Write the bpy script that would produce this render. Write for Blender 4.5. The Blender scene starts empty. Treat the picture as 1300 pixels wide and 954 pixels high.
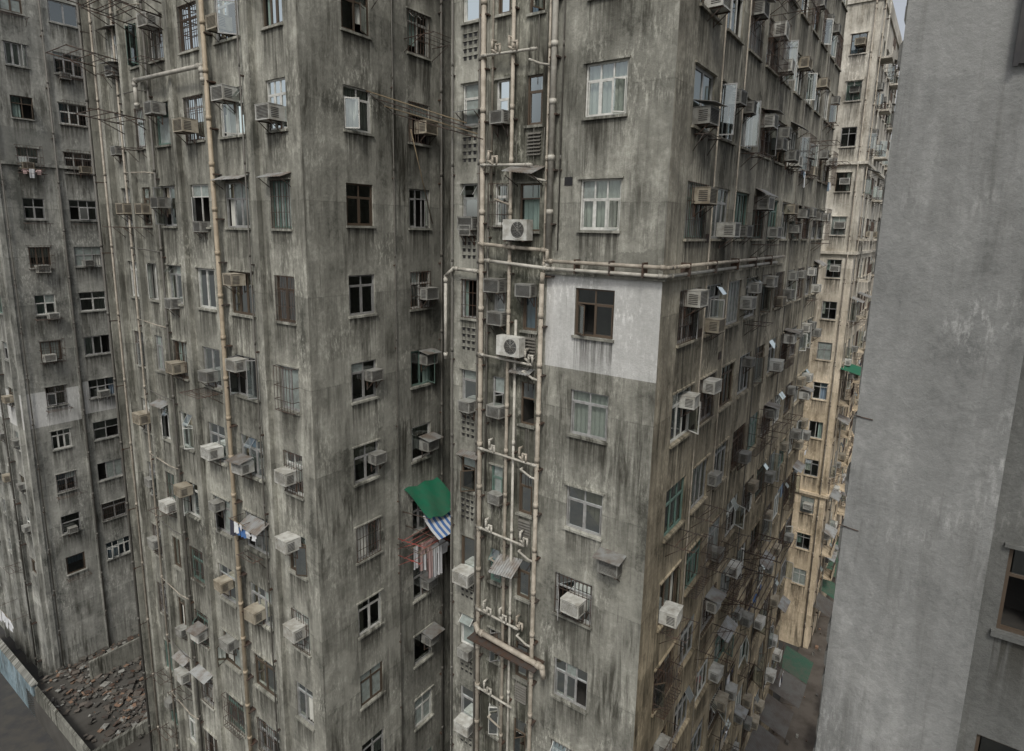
import bpy, math, random
from mathutils import Vector, Matrix
random.seed(11)
S=bpy.context.scene
CAMZ=30.0
# ------------------------------------------------------------------ materials
class NT:
    def __init__(s,name):
        s.m=bpy.data.materials.new(name); s.m.use_nodes=True
        s.t=s.m.node_tree; s.n=s.t.nodes; s.b=s.n['Principled BSDF']
    def new(s,typ,**k):
        x=s.n.new(typ)
        for a,v in k.items(): setattr(x,a,v)
        return x
    def link(s,a,b): s.t.links.new(a,b)
    def put(s,sock,v):
        if hasattr(v,'links') or hasattr(v,'is_output'): s.link(v,sock)
        else: sock.default_value=v
    def math(s,op,a,b=0.0,c=0.0,clamp=False):
        x=s.new('ShaderNodeMath',operation=op,use_clamp=clamp)
        s.put(x.inputs[0],a); s.put(x.inputs[1],b); s.put(x.inputs[2],c); return x.outputs[0]
    def vec(s,x,y,z=0.0):
        c=s.new('ShaderNodeCombineXYZ'); s.put(c.inputs[0],x); s.put(c.inputs[1],y); s.put(c.inputs[2],z); return c.outputs[0]
    def noise(s,v,scale=1,detail=4,rough=.6,dist=0):
        x=s.new('ShaderNodeTexNoise'); s.put(x.inputs['Vector'],v)
        x.inputs['Scale'].default_value=scale; x.inputs['Detail'].default_value=detail
        x.inputs['Roughness'].default_value=rough; x.inputs['Distortion'].default_value=dist
        return x.outputs['Fac']
    def mr(s,v,a,b,c=0,d=1,smooth=False):
        x=s.new('ShaderNodeMapRange'); x.clamp=True
        if smooth: x.interpolation_type='SMOOTHSTEP'
        s.put(x.inputs[0],v)
        for i,q in enumerate((a,b,c,d)): s.put(x.inputs[i+1],q)
        return x.outputs[0]
    def mix(s,f,a,b,mode='MIX'):
        x=s.new('ShaderNodeMix',data_type='RGBA',blend_type=mode)
        s.put(x.inputs[0],f)
        for i,q in ((6,a),(7,b)):
            if isinstance(q,tuple): q=q if len(q)==4 else (*q,1)
            s.put(x.inputs[i],q)
        return x.outputs[2]
    def bump(s,h,strength=.3,dist=.02):
        x=s.new('ShaderNodeBump'); x.inputs['Strength'].default_value=strength; x.inputs['Distance'].default_value=dist
        s.link(h,x.inputs['Height']); s.link(x.outputs[0],s.b.inputs['Normal'])
    def uv(s):
        x=s.new('ShaderNodeUVMap'); sp=s.new('ShaderNodeSeparateXYZ'); s.link(x.outputs[0],sp.inputs[0])
        return sp.outputs[0],sp.outputs[1]

def concrete(name,dark,mid,light,painted_glow=None,streak=1.0,band=True,contrast=1.0,mold=1.0,edge=0.0):
    n=NT(name); u,z=n.uv()
    P=lambda a,b,o=0: n.vec(n.math('MULTIPLY',u,a),n.math('MULTIPLY',z,b),o)
    big=n.noise(P(.34,.26),1,4,.6,.8)
    st=n.noise(P(2.3,.12,3),1,5,.64,.3)
    st2=n.noise(P(11,.40,7),1,4,.65)
    mid_n=n.noise(P(1.3,.9,11),1,7,.72,.5)
    gr=n.noise(P(9,7,1),1,6,.75)
    k=streak
    def mad(a,b,c): return n.math('MULTIPLY_ADD',a,b,c)
    f=mad(big,.34,mad(st,.25*k,mad(mid_n,.32,n.math('MULTIPLY',gr,.20))))
    c0=.5*(.34+.25*k+.32+.20); w=.098/contrast
    f=n.mr(f,c0-w,c0+w)
    r=n.new('ShaderNodeValToRGB'); n.link(f,r.inputs[0])
    e=r.color_ramp.elements; e[0].color=(*dark,1); e[1].color=(*light,1); e[1].position=1
    q=e.new(.28); q.color=(*[a*.42+b*.58 for a,b in zip(dark,mid)],1)
    q=e.new(.62); q.color=(*mid,1)
    col=r.outputs[0]
    v=n.new('ShaderNodeTexVoronoi',distance='CHEBYCHEV'); wob=n.math('MULTIPLY',mid_n,.35)
    n.link(n.vec(n.math('ADD',n.math('MULTIPLY',u,.30),wob),n.math('ADD',n.math('MULTIPLY',z,.42),wob),5),v.inputs['Vector']); v.inputs['Scale'].default_value=1
    sp=n.new('ShaderNodeSeparateColor'); n.link(v.outputs['Color'],sp.inputs[0])
    col=n.mix(n.math('MULTIPLY',n.mr(sp.outputs[0],.84,.86),.25),col,light)
    col=n.mix(n.math('MULTIPLY',n.mr(sp.outputs[1],.88,.90),.28),col,dark)
    ef=n.math('MULTIPLY',n.mr(n.noise(P(10,3.0,9),1,5,.75),.50,.62),n.mr(n.noise(P(.55,.4,13),1,3,.55),.50,.62))
    col=n.mix(n.math('MULTIPLY',ef,.62),col,tuple(min(1,c*1.42) for c in light))
    mo=n.math('MULTIPLY',n.mr(n.noise(P(4.2,.36,17),1,6,.72,.5),.44,.60),n.mr(n.noise(P(.45,.26,21),1,4,.6),.46,.61))
    col=n.mix(n.math('MULTIPLY',mo,.88*mold,clamp=True),col,(.043,.041,.032))
    thin=n.mr(st2,.59,.69)
    col=n.mix(n.math('MULTIPLY',thin,.42*mold,clamp=True),col,(.065,.062,.05))
    if band:
        fr=n.math('FRACT',n.math('DIVIDE',n.math('ADD',n.math('SUBTRACT',z,31.34-.55),n.math('MULTIPLY',gr,.1)),2.8))
        bd=n.math('ADD',n.mr(fr,.5,1,0,1),n.mr(fr,0,.02,1,0),clamp=True)
        bd=n.math('MULTIPLY',n.math('POWER',bd,1.4),n.mr(n.noise(P(5,.3,41),1,5,.7),.44,.62))
        col=n.mix(n.math('MULTIPLY',bd,.6),col,tuple(c*.7 for c in dark))
        ln=n.math('MULTIPLY',n.mr(fr,.0,.012,1,0),n.mr(mid_n,.4,.55))
        col=n.mix(n.math('MULTIPLY',ln,.6),col,dark)
    at=n.new('ShaderNodeAttribute',attribute_name='stain')
    sf=n.math('MULTIPLY',at.outputs['Fac'],n.mr(n.noise(P(9,.35,31),1,4,.7),.36,.56))
    col=n.mix(n.math('MULTIPLY',sf,.95,clamp=True),col,(.038,.036,.029))
    if edge:
        ef2=n.math('MULTIPLY',n.mr(n.math('ADD',n.math('SUBTRACT',u,edge),n.math('MULTIPLY',mid_n,-.5)),-.28,.10,1,0),.7)
        col=n.mix(ef2,col,(.06,.058,.05))
    if painted_glow:
        col=n.mix(n.math('MULTIPLY',n.mr(z,31,17),painted_glow[3]),col,n.mix(1.0,col,painted_glow[:3],'MULTIPLY'))  # warm reflected sunlight painted into the colour, stronger towards the bottom
    n.link(col,n.b.inputs['Base Color']); n.b.inputs['Roughness'].default_value=.92
    n.b.inputs['Specular IOR Level'].default_value=.2
    n.bump(n.math('ADD',gr,n.math('MULTIPLY',mid_n,.6)),.7,.03)
    return n.m
def grimy(name,col,rough=.6,metal=0,dirt=.5,dirtcol=(.08,.07,.055),scale=6,spec=.4,alpha=None):
    n=NT(name); g=n.new('ShaderNodeNewGeometry')
    a=n.noise(g.outputs['Position'],scale,5,.7); b=n.noise(g.outputs['Position'],scale*.25,2,.6)
    oi=n.new('ShaderNodeObjectInfo')
    f=n.math('MULTIPLY',n.mr(n.math('ADD',n.math('MULTIPLY',a,.6),n.math('MULTIPLY',b,.4)),.42,.60),dirt)
    c=n.mix(n.mr(oi.outputs['Random'],0,1,0,.6),col,tuple(q*.5 for q in col))
    c=n.mix(f,c,dirtcol)
    n.link(c,n.b.inputs['Base Color']); n.b.inputs['Roughness'].default_value=rough; n.b.inputs['Metallic'].default_value=metal
    n.b.inputs['Specular IOR Level'].default_value=spec
    n.bump(a,.2,.01); return n.m
def glassmat(name,fac,tint,rough=.03,refl=(.78,.84,.84)):
    m=bpy.data.materials.new(name); m.use_nodes=True; t=m.node_tree; t.nodes.clear()
    o=t.nodes.new('ShaderNodeOutputMaterial'); mx=t.nodes.new('ShaderNodeMixShader')
    tr=t.nodes.new('ShaderNodeBsdfTransparent'); tr.inputs[0].default_value=(*tint,1)
    gl=t.nodes.new('ShaderNodeBsdfGlossy'); gl.inputs['Color'].default_value=(*refl,1); gl.inputs['Roughness'].default_value=rough
    lw=t.nodes.new('ShaderNodeLayerWeight'); lw.inputs[0].default_value=.4
    ma=t.nodes.new('ShaderNodeMath'); ma.operation='MULTIPLY_ADD'; ma.inputs[1].default_value=.8; ma.inputs[2].default_value=fac; ma.use_clamp=True
    t.links.new(lw.outputs['Fresnel'],ma.inputs[0]); t.links.new(ma.outputs[0],mx.inputs[0])
    t.links.new(tr.outputs[0],mx.inputs[1]); t.links.new(gl.outputs[0],mx.inputs[2]); t.links.new(mx.outputs[0],o.inputs[0]); return m

M={}
M['con']=concrete('weathered_concrete',(.088,.088,.074),(.265,.261,.225),(.425,.42,.367))
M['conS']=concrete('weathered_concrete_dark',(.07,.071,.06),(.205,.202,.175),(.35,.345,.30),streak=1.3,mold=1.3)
M['conD']=concrete('mouldy_concrete',(.055,.057,.043),(.185,.182,.15),(.36,.355,.30),streak=1.4,mold=1.6,contrast=1.2)
M['conC']=concrete('weathered_concrete_ribbed',(.088,.088,.074),(.258,.253,.217),(.415,.41,.355),streak=1.4)
M['conR']=concrete('weathered_concrete_side',(.088,.083,.066),(.275,.26,.215),(.445,.425,.355),painted_glow=(1.12,.97,.78,.9),streak=1.5,mold=1.1)  # lower part tinted warm in place of reflected sun
M['conA']=concrete('weathered_concrete_old',(.10,.103,.092),(.275,.274,.248),(.41,.408,.367),contrast=1.1,mold=.95)
M['cream']=concrete('cream_render',(.27,.245,.20),(.56,.53,.46),(.70,.67,.60),painted_glow=(1.0,.87,.71,.95),mold=.85,streak=1.2)  # peach low down is sun glow mixed into the render colour
M['plaster']=concrete('rough_plaster',(.15,.153,.147),(.235,.238,.229),(.315,.317,.304),band=False,streak=.6,mold=.4,edge=600.0,contrast=1.0)
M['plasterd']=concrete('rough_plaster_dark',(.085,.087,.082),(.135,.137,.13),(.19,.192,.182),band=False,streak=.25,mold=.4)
M['white']=concrete('whitewashed_patch',(.36,.36,.34),(.50,.50,.48),(.58,.58,.56),band=False,mold=.4)
M['grey']=concrete('grey_patch',(.14,.145,.13),(.22,.22,.20),(.28,.28,.26),band=False,mold=.4)
M['pblue']=concrete('pale_blue_paint',(.11,.15,.17),(.20,.27,.30),(.29,.35,.38),band=False,mold=.9)
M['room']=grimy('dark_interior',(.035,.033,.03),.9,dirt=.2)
M['alu']=grimy('aluminium_frame',(.42,.42,.41),.45,.3,.4)
M['wfr']=grimy('white_frame',(.62,.62,.58),.5,0,.35)
M['bfr']=grimy('brown_frame',(.09,.065,.045),.5,0,.3)
M['gfr']=grimy('green_frame',(.12,.2,.17),.5,0,.4)
M['glass']=glassmat('window_glass',.17,(.78,.84,.82))
M['frost']=grimy('frosted_glass',(.28,.32,.30),.25,0,.4,spec=.6)
M['cur0']=grimy('curtain_pale',(.66,.66,.60),.9,0,.2,scale=3)
M['cur1']=grimy('curtain_green',(.27,.36,.32),.9,0,.25,scale=3)
M['cur2']=grimy('curtain_tan',(.45,.40,.32),.9,0,.3,scale=3)
M['cur3']=grimy('curtain_blue',(.20,.27,.34),.9,0,.2,scale=3)
M['pipe']=grimy('beige_pipe',(.44,.395,.325),.6,0,.65,dirtcol=(.15,.13,.10),scale=4)
M['pipew']=grimy('pale_pipe',(.52,.50,.44),.6,0,.6,dirtcol=(.17,.155,.125),scale=4)
M['piped']=grimy('dark_pipe',(.13,.125,.11),.6,0,.5)
M['pipey']=grimy('tan_pipe',(.43,.36,.26),.6,0,.5,dirtcol=(.17,.13,.09),scale=4)
M['steel']=grimy('rusty_steel',(.09,.078,.07),.7,.3,.6,dirtcol=(.10,.045,.02))
M['redst']=grimy('red_steel',(.30,.05,.04),.6,0,.4)
M['bamboo']=grimy('bamboo',(.26,.20,.12),.7,0,.5)
M['acw']=grimy('ac_white',(.58,.58,.54),.5,0,.6,dirtcol=(.17,.15,.11),scale=5)
M['acg']=grimy('ac_grey',(.31,.31,.285),.55,0,.6,scale=6)
M['acb']=grimy('ac_beige',(.42,.38,.30),.5,0,.65,dirtcol=(.13,.1,.065),scale=5)
M['fin']=grimy('ac_fins',(.055,.055,.055),.6,.2,.4)
M['black']=grimy('black_metal_hole_shade',(.02,.02,.022),.5,0,.2)
M['corr']=grimy('corrugated_sheet',(.34,.35,.34),.5,.3,.75,dirtcol=(.13,.09,.06),scale=3)
M['corrd']=grimy('dark_sheet',(.12,.115,.105),.6,.2,.8,dirtcol=(.06,.045,.035),scale=2)
M['green']=grimy('green_tarpaulin',(.015,.15,.08),.6,0,.3,scale=3)
M['greend']=grimy('faded_green_sheet',(.03,.10,.06),.7,0,.6,scale=3)
M['blue']=grimy('blue_sheet',(.05,.17,.33),.5,0,.4)
M['clw']=grimy('cloth_white',(.68,.69,.70),.95,0,.12)
M['clb']=grimy('cloth_blue',(.08,.19,.45),.95,0,.1)
M['clr']=grimy('cloth_red',(.36,.07,.06),.95,0,.1)
M['clk']=grimy('cloth_dark',(.04,.04,.06),.95,0,.1)
M['clp']=grimy('cloth_pink',(.50,.36,.34),.95,0,.1)
M['asphalt']=grimy('asphalt',(.05,.05,.05),.9,0,.6,dirtcol=(.075,.068,.055),scale=1.5)
M['pave']=grimy('paving',(.15,.13,.11),.9,0,.85,dirtcol=(.06,.05,.04),scale=1.2)
M['paint']=grimy('road_paint',(.5,.5,.45),.8,0,.7)
M['roof']=grimy('roof_screed',(.09,.085,.075),.95,0,.9,dirtcol=(.045,.042,.036),scale=.7)
M['rub1']=grimy('rubbish_warm',(.24,.15,.10),.9,0,.5)

# ------------------------------------------------------------------ mesh builder
class MB:
    def __init__(s,name,parent=None):
        s.name=name; s.v=[]; s.f=[]; s.mi=[]; s.uvs=[]; s.st=[]; s.sm=[]; s.mats=[]; s.parent=parent
    def mat(s,m):
        if m not in s.mats: s.mats.append(m)
        return s.mats.index(m)
    def poly(s,pts,m,uv=None,st=None,smooth=False):
        b=len(s.v); s.v.extend([tuple(p) for p in pts]); s.f.append(tuple(range(b,b+len(pts))))
        s.mi.append(s.mat(m)); s.sm.append(smooth)
        s.uvs.extend(uv if uv else [(p[0]*.7+p[1]*.75,p[2]) for p in pts])
        s.st.extend(st if st else [0]*len(pts))
    def hexa(s,c,m):
        for q in ((0,1,2,3),(7,6,5,4),(0,4,5,1),(1,5,6,2),(2,6,7,3),(3,7,4,0)):
            s.poly([c[i] for i in q],m)
    def cyl(s,a,b,r,m,n=10,caps=True,r2=None):
        a=Vector(a); b=Vector(b); d=(b-a)
        if d.length<1e-6: return
        d.normalize(); x=d.orthogonal().normalized(); y=d.cross(x); r2=r if r2 is None else r2
        A=[a+(x*math.cos(2*math.pi*i/n)+y*math.sin(2*math.pi*i/n))*r for i in range(n)]
        Bq=[b+(x*math.cos(2*math.pi*i/n)+y*math.sin(2*math.pi*i/n))*r2 for i in range(n)]
        for i in range(n):
            j=(i+1)%n; s.poly([A[i],A[j],Bq[j],Bq[i]],m,smooth=True)
        if caps: s.poly(A[::-1],m); s.poly(Bq,m)
    def ball(s,p,r,m,n=8):
        p=Vector(p); k=5
        def q(i,j):
            th=math.pi*i/k; ph=2*math.pi*j/n
            return p+Vector((math.sin(th)*math.cos(ph),math.sin(th)*math.sin(ph),math.cos(th)))*r
        for i in range(k):
            for j in range(n):
                s.poly([q(i,j),q(i+1,j),q(i+1,j+1),q(i,j+1)],m,smooth=True)
    def path(s,pts,r,m,n=10,collar=True):
        for i in range(len(pts)-1):
            s.cyl(pts[i],pts[i+1],r,m,n)
            if i>0: s.ball(pts[i],r*1.12,m)
            if collar:
                a=Vector(pts[i]); b=Vector(pts[i+1]); L=(b-a).length; d=(b-a)/max(L,1e-6)
                if L>.5:
                    s.cyl(a+d*.08,a+d*.2,r*1.3,m,n); s.cyl(b-d*.2,b-d*.08,r*1.3,m,n)
    def build(s,sharp=True):
        me=bpy.data.meshes.new(s.name); me.from_pydata(s.v,[],s.f)
        for m in s.mats: me.materials.append(M[m])
        me.polygons.foreach_set('material_index',s.mi); me.polygons.foreach_set('use_smooth',s.sm)
        ul=me.uv_layers.new(name='UVMap'); ul.data.foreach_set('uv',[c for q in s.uvs for c in q])
        if any(s.st):
            a=me.attributes.new('stain','FLOAT','CORNER'); a.data.foreach_set('value',[float(q) for q in s.st])
        me.update()
        if any(s.sm):
            import bmesh
            bm=bmesh.new(); bm.from_mesh(me); bmesh.ops.remove_doubles(bm,verts=bm.verts,dist=1e-4); bm.to_mesh(me); bm.free()
        o=bpy.data.objects.new(s.name,me); S.collection.objects.link(o)
        if s.parent: o.parent=s.parent
        return o
def empty(name):
    e=bpy.data.objects.new(name,None); e.empty_display_size=.5; S.collection.objects.link(e); return e

Ld=Vector((-.815,.579,0)).normalized()
Rd=Vector((Ld.y,-Ld.x,0)).normalized()   # (.579,.815)
class Face:
    def __init__(s,o,d,n,seed=0):
        s.o=Vector((o[0],o[1],0)); s.d=d.copy(); s.n=n.copy(); s.seed=seed
    def P(s,u,z,d=0.0): 
        p=s.o+s.d*u+s.n*d; return Vector((p.x,p.y,z))
    def box(s,B,u0,u1,z0,z1,d0,d1,m):
        c=[s.P(u0,z0,d0),s.P(u1,z0,d0),s.P(u1,z1,d0),s.P(u0,z1,d0),s.P(u0,z0,d1),s.P(u1,z0,d1),s.P(u1,z1,d1),s.P(u0,z1,d1)]
        idx=((0,1,2,3),(7,6,5,4),(0,4,5,1),(1,5,6,2),(2,6,7,3),(3,7,4,0))
        uu=[u0,u1,u1,u0,u0+(d1-d0),u1+(d1-d0),u1+(d1-d0),u0+(d1-d0)]; zz=[z0,z0,z1,z1,z0,z0,z1,z1]
        for q in idx: B.poly([c[i] for i in q],m,uv=[(uu[i]+s.seed,zz[i]) for i in q])
    def rect(s,B,u0,u1,z0,z1,d,m):
        B.poly([s.P(u0,z0,d),s.P(u1,z0,d),s.P(u1,z1,d),s.P(u0,z1,d)],m,uv=[(u0+s.seed,z0),(u1+s.seed,z0),(u1+s.seed,z1),(u0+s.seed,z1)])

SL=1.3
def facade(B,F,U0,U1,Z0,Z1,wins,wm,patches=()):
    us={U0,U1}; zs={Z0,Z1}
    for w in wins: us|={w[0],w[1]}; zs|={w[2],w[3],w[2]-SL}
    for p in patches: us|={p[0],p[1]}; zs|={p[2],p[3]}
    us=sorted(x for x in us if U0<=x<=U1); zs=sorted(x for x in zs if Z0<=x<=Z1)
    us=[x for i,x in enumerate(us) if i==0 or x-us[i-1]>1e-5]; zs=[x for i,x in enumerate(zs) if i==0 or x-zs[i-1]>1e-5]
    for i in range(len(us)-1):
        uc=(us[i]+us[i+1])/2; col=[w for w in wins if w[0]<uc<w[1]]
        for j in range(len(zs)-1):
            zc=(zs[j]+zs[j+1])/2
            if any(w[2]<zc<w[3] for w in col): continue
            m=wm
            for p in patches:
                if p[0]<uc<p[1] and p[2]<zc<p[3]: m=p[4]
            ab=[w[2] for w in col if w[2]>=zs[j+1]-1e-4]
            if ab:
                h=min(ab); g=lambda z:max(0,1-(h-z)/SL)
                st=[g(zs[j])]*2+[g(zs[j+1])]*2
            else: st=[0]*4
            a,b,c,d=us[i],us[i+1],zs[j],zs[j+1]
            B.poly([F.P(a,c),F.P(b,c),F.P(b,d),F.P(a,d)],m,uv=[(a+F.seed,c),(b+F.seed,c),(b+F.seed,d),(a+F.seed,d)],st=st)

RND=random.Random(5)
def window(B,F,w,wm,detail=2,style=None):
    u0,u1,z0,z1=w[:4]; R=RND
    if len(w)>5: style=w[5]
    dr=.14
    for (a,b,c,d) in ((u0,u0,z0,z1),(u1,u1,z0,z1)):
        B['walls'].poly([F.P(a,c,0),F.P(a,d,0),F.P(a,d,-dr),F.P(a,c,-dr)],wm,uv=[(a+F.seed,c),(a+F.seed,d),(a+dr+F.seed,d),(a+dr+F.seed,c)])
    for z in (z0,z1):
        B['walls'].poly([F.P(u0,z,0),F.P(u1,z,0),F.P(u1,z,-dr),F.P(u0,z,-dr)],wm,uv=[(u0+F.seed,z),(u1+F.seed,z),(u1+F.seed,z+dr),(u0+F.seed,z+dr)])
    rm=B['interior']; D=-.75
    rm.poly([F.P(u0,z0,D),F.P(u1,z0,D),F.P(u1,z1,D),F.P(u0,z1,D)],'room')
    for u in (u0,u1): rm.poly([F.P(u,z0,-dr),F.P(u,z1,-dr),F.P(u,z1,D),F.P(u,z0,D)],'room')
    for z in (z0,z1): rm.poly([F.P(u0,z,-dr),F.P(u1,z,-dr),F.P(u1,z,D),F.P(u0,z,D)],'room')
    fm=R.choices(['alu','wfr','bfr','gfr'],[4,2.6,2.0,1.0])[0]
    if style=='dark': fm='bfr'
    if style in('light','alu'): fm={'light':'wfr','alu':'alu'}[style]
    fr=B['window_frames']; t=.045; a0,a1=-.11,-.055
    F.box(fr,u0,u1,z0,z0+t,a0,a1,fm); F.box(fr,u0,u1,z1-t,z1,a0,a1,fm)
    F.box(fr,u0,u0+t,z0+t,z1-t,a0,a1,fm); F.box(fr,u1-t,u1,z0+t,z1-t,a0,a1,fm)
    W=u1-u0; n=max(1,min(3,round(W/.5)))
    if not style and W>.9 and R.random()<.25: n=max(1,n+R.choice([-1,1]))
    if style in('light','alu') and W>1.1: n=3 if style=='light' else 2
    tr=z1-t-R.choice([.36,.36,.28,.45]) if (z1-z0)>1.0 and (R.random()<.72 or style in('light','alu')) else None
    if tr: F.box(fr,u0+t,u1-t,tr-.02,tr+.02,a0+.005,a1-.005,fm)
    iw=(W-2*t)/n; top=tr-.02 if tr else z1-t
    for i in range(1,n):
        uc=u0+t+iw*i; F.box(fr,uc-.02,uc+.02,z0+t,z1-t,a0+.01,a1-.01,fm)
    gl=B['window_glass']
    gm='frost' if (R.random()<.16 and not style) else 'glass'
    for i in range(n):
        a=u0+t+iw*i+.02; b=a+iw-.04
        if tr:
            if R.random()<.10 and not style:
                gl.poly([F.P(a,z1-t,-.05),F.P(b,z1-t,-.05),F.P(b,tr+.08,.18),F.P(a,tr+.08,.18)],gm)
                for q in ((a,a+.02),(b-.02,b)):
                    fr.poly([F.P(q[0],z1-t,-.045),F.P(q[1],z1-t,-.045),F.P(q[1],tr+.08,.185),F.P(q[0],tr+.08,.185)],fm)
            else: gl.poly([F.P(a,tr+.02,-.085),F.P(b,tr+.02,-.085),F.P(b,z1-t,-.085),F.P(a,z1-t,-.085)],'frost' if R.random()<.15 else gm)
        r=R.random()
        if style in('light','alu'): r=.0 if not(style=='light' and i==0) else .8
        if r<.74:
            gl.poly([F.P(a,z0+t,-.085),F.P(b,z0+t,-.085),F.P(b,top,-.085),F.P(a,top,-.085)],gm)
            if detail>1:
                for (s0,s1,y0,y1) in ((a,b,z0+t,z0+t+.03),(a,b,top-.03,top),(a,a+.025,z0+t+.03,top-.03),(b-.025,b,z0+t+.03,top-.03)):
                    F.box(fr,s0,s1,y0,y1,-.08,-.062,fm)
        elif r<.90 and detail>1:
            ang=R.uniform(.4,1.4); hl=(i<n/2); pw=b-a
            h0=a if hl else b; sg=1 if hl else -1
            e=h0+sg*math.cos(ang)*pw; dd=math.sin(ang)*pw-.05
            q=lambda s,z:F.P(h0+(e-h0)*s,z,-.05+(dd+.05)*s)
            gl.poly([q(.06,z0+t+.03),q(.94,z0+t+.03),q(.94,top-.03),q(.06,top-.03)],'glass')
            for (s0,s1,y0,y1) in ((0,1,z0+t,z0+t+.035),(0,1,top-.035,top),(0,.07,z0+t+.035,top-.035),(.93,1,z0+t+.035,top-.035)):
                nn=(q(1,0)-q(0,0)).cross(Vector((0,0,1))).normalized()*.02
                c=[q(s0,y0),q(s1,y0),q(s1,y1),q(s0,y1)]; fr.hexa(c+[x+nn for x in c],fm)
    if R.random()<.74 or style=='light':
        cm=R.choices(['cur0','cur1','cur2','cur3'],[6,2,1.5,1])[0]; cb=B['curtains']
        if style=='light': cm='cur0'
        spans=[(u0,u1)] if (R.random()<.45 or style=='light') else ([(u0,u0+W*R.uniform(.2,.55))] if R.random()<.5 else [(u1-W*R.uniform(.2,.55),u1)])
        zb=z0 if (R.random()<.7 or style=='light') else z0+(z1-z0)*R.uniform(.2,.6)
        for (a,b) in spans:
            k=max(4,int((b-a)/.07)); pts=[(a+(b-a)*i/k,-.16+(-.05 if i%2 else .0)+R.uniform(-.01,.01)) for i in range(k+1)]
            for i in range(k): cb.poly([F.P(pts[i][0],zb,pts[i][1]),F.P(pts[i+1][0],zb,pts[i+1][1]),F.P(pts[i+1][0],z1,pts[i+1][1]),F.P(pts[i][0],z1,pts[i][1])],cm)
    F.box(B['walls'],u0-.05,u1+.05,z0-.07,z0-.002,.001,.07,wm)
    if R.random()<.5: F.box(B['walls'],u0-.06,u1+.06,z1+.002,z1+.05,.001,.06,wm)
    if detail>1 and R.random()<.24 and not style:
        g=B['window_grilles']
        k=int(W/.13)
        for i in range(k+1):
            u=u0+.02+(W-.04)*i/k; F.box(g,u-.007,u+.007,z0,z1,.02,.034,'steel')
        for j in range(4):
            z=z0+.02+(z1-z0-.04)*j/3; F.box(g,u0,u1,z-.008,z+.008,.034,.045,'steel')

# ------------------------------------------------------------------ air conditioners
def ac_mesh(name,body,w=.62,h=.42,d=.5,hood=False):
    B=MB(name)
    F=Face((0,0),Vector((1,0,0)),Vector((0,1,0)))
    F.box(B,-w/2,w/2,0,h,-.1,d-.03,body)
    F.box(B,-w/2,w/2,0,.035,d-.03,d,body); F.box(B,-w/2,w/2,h-.035,h,d-.03,d,body)
    F.box(B,-w/2,-w/2+.035,.035,h-.035,d-.03,d,body); F.box(B,w/2-.035,w/2,.035,h-.035,d-.03,d,body)
    F.rect(B,-w/2+.035,w/2-.035,.035,h-.035,d-.027,'fin')
    for i in range(9):
        z=.06+i*(h-.12)/8; F.box(B,-w/2+.035,w/2-.035,z-.004,z+.004,d-.026,d-.006,body)
    for sx in (-1,1):
        for i in range(6):
            z=.07+i*.045; x=sx*w/2
            F.box(B,min(x,x+sx*.006),max(x,x+sx*.006),z,z+.02,d*.3,d-.06,'fin')
    F.box(B,-w/2-.012,w/2+.012,h,h+.012,-.02,d+.01,body)
    for x in (-w/2+.06,w/2-.06):
        F.box(B,x-.015,x+.015,-.03,-.001,0,d,'steel'); F.box(B,x-.014,x+.014,-.32,-.031,0,.03,'steel')
        B.cyl((x,.02,-.3),(x,d-.06,-.03),.012,'steel',6)
    if hood:
        c=[(-w/2-.1,-.02,h+.16),(w/2+.1,-.02,h+.16),(w/2+.1,d+.15,h+.06),(-w/2-.1,d+.15,h+.06)]
        B.hexa([Vector(x) for x in c]+[Vector((x[0],x[1],x[2]+.015)) for x in c],'corr')
    o=B.build(); me=o.data; bpy.data.objects.remove(o); return me
ACM=[ac_mesh('ac_a','acw',.6,.4,.42),ac_mesh('ac_b','acg',.56,.38,.36),ac_mesh('ac_c','acb',.58,.39,.4),ac_mesh('ac_d','acw',.6,.4,.42,True),ac_mesh('ac_e','acg',.48,.34,.32),ac_mesh('ac_f','acg',.58,.39,.4,True)]
RA=random.Random(9)
def put(me,name,F,u,z,d=0,ry=0,sc=1):
    o=bpy.data.objects.new(name,me); S.collection.objects.link(o)
    X=F.n.cross(Vector((0,0,1))).normalized()
    m=Matrix((X,F.n,Vector((0,0,1)))).transposed().to_4x4()
    o.matrix_world=Matrix.Translation(F.P(u,z,d))@m@Matrix.Rotation(ry,4,'Z')@Matrix.Scale(sc,4)
    return o
def ac(F,u,z,k=None,d=0):
    me=ACM[k] if k is not None else RA.choices(ACM,[3.8,3,2.5,.5,1.8,.7])[0]
    return put(me,'window_air_conditioner',F,u,z,d+RA.uniform(-.09,.06),RA.uniform(-.07,.07),RA.uniform(.9,1.08))
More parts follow.
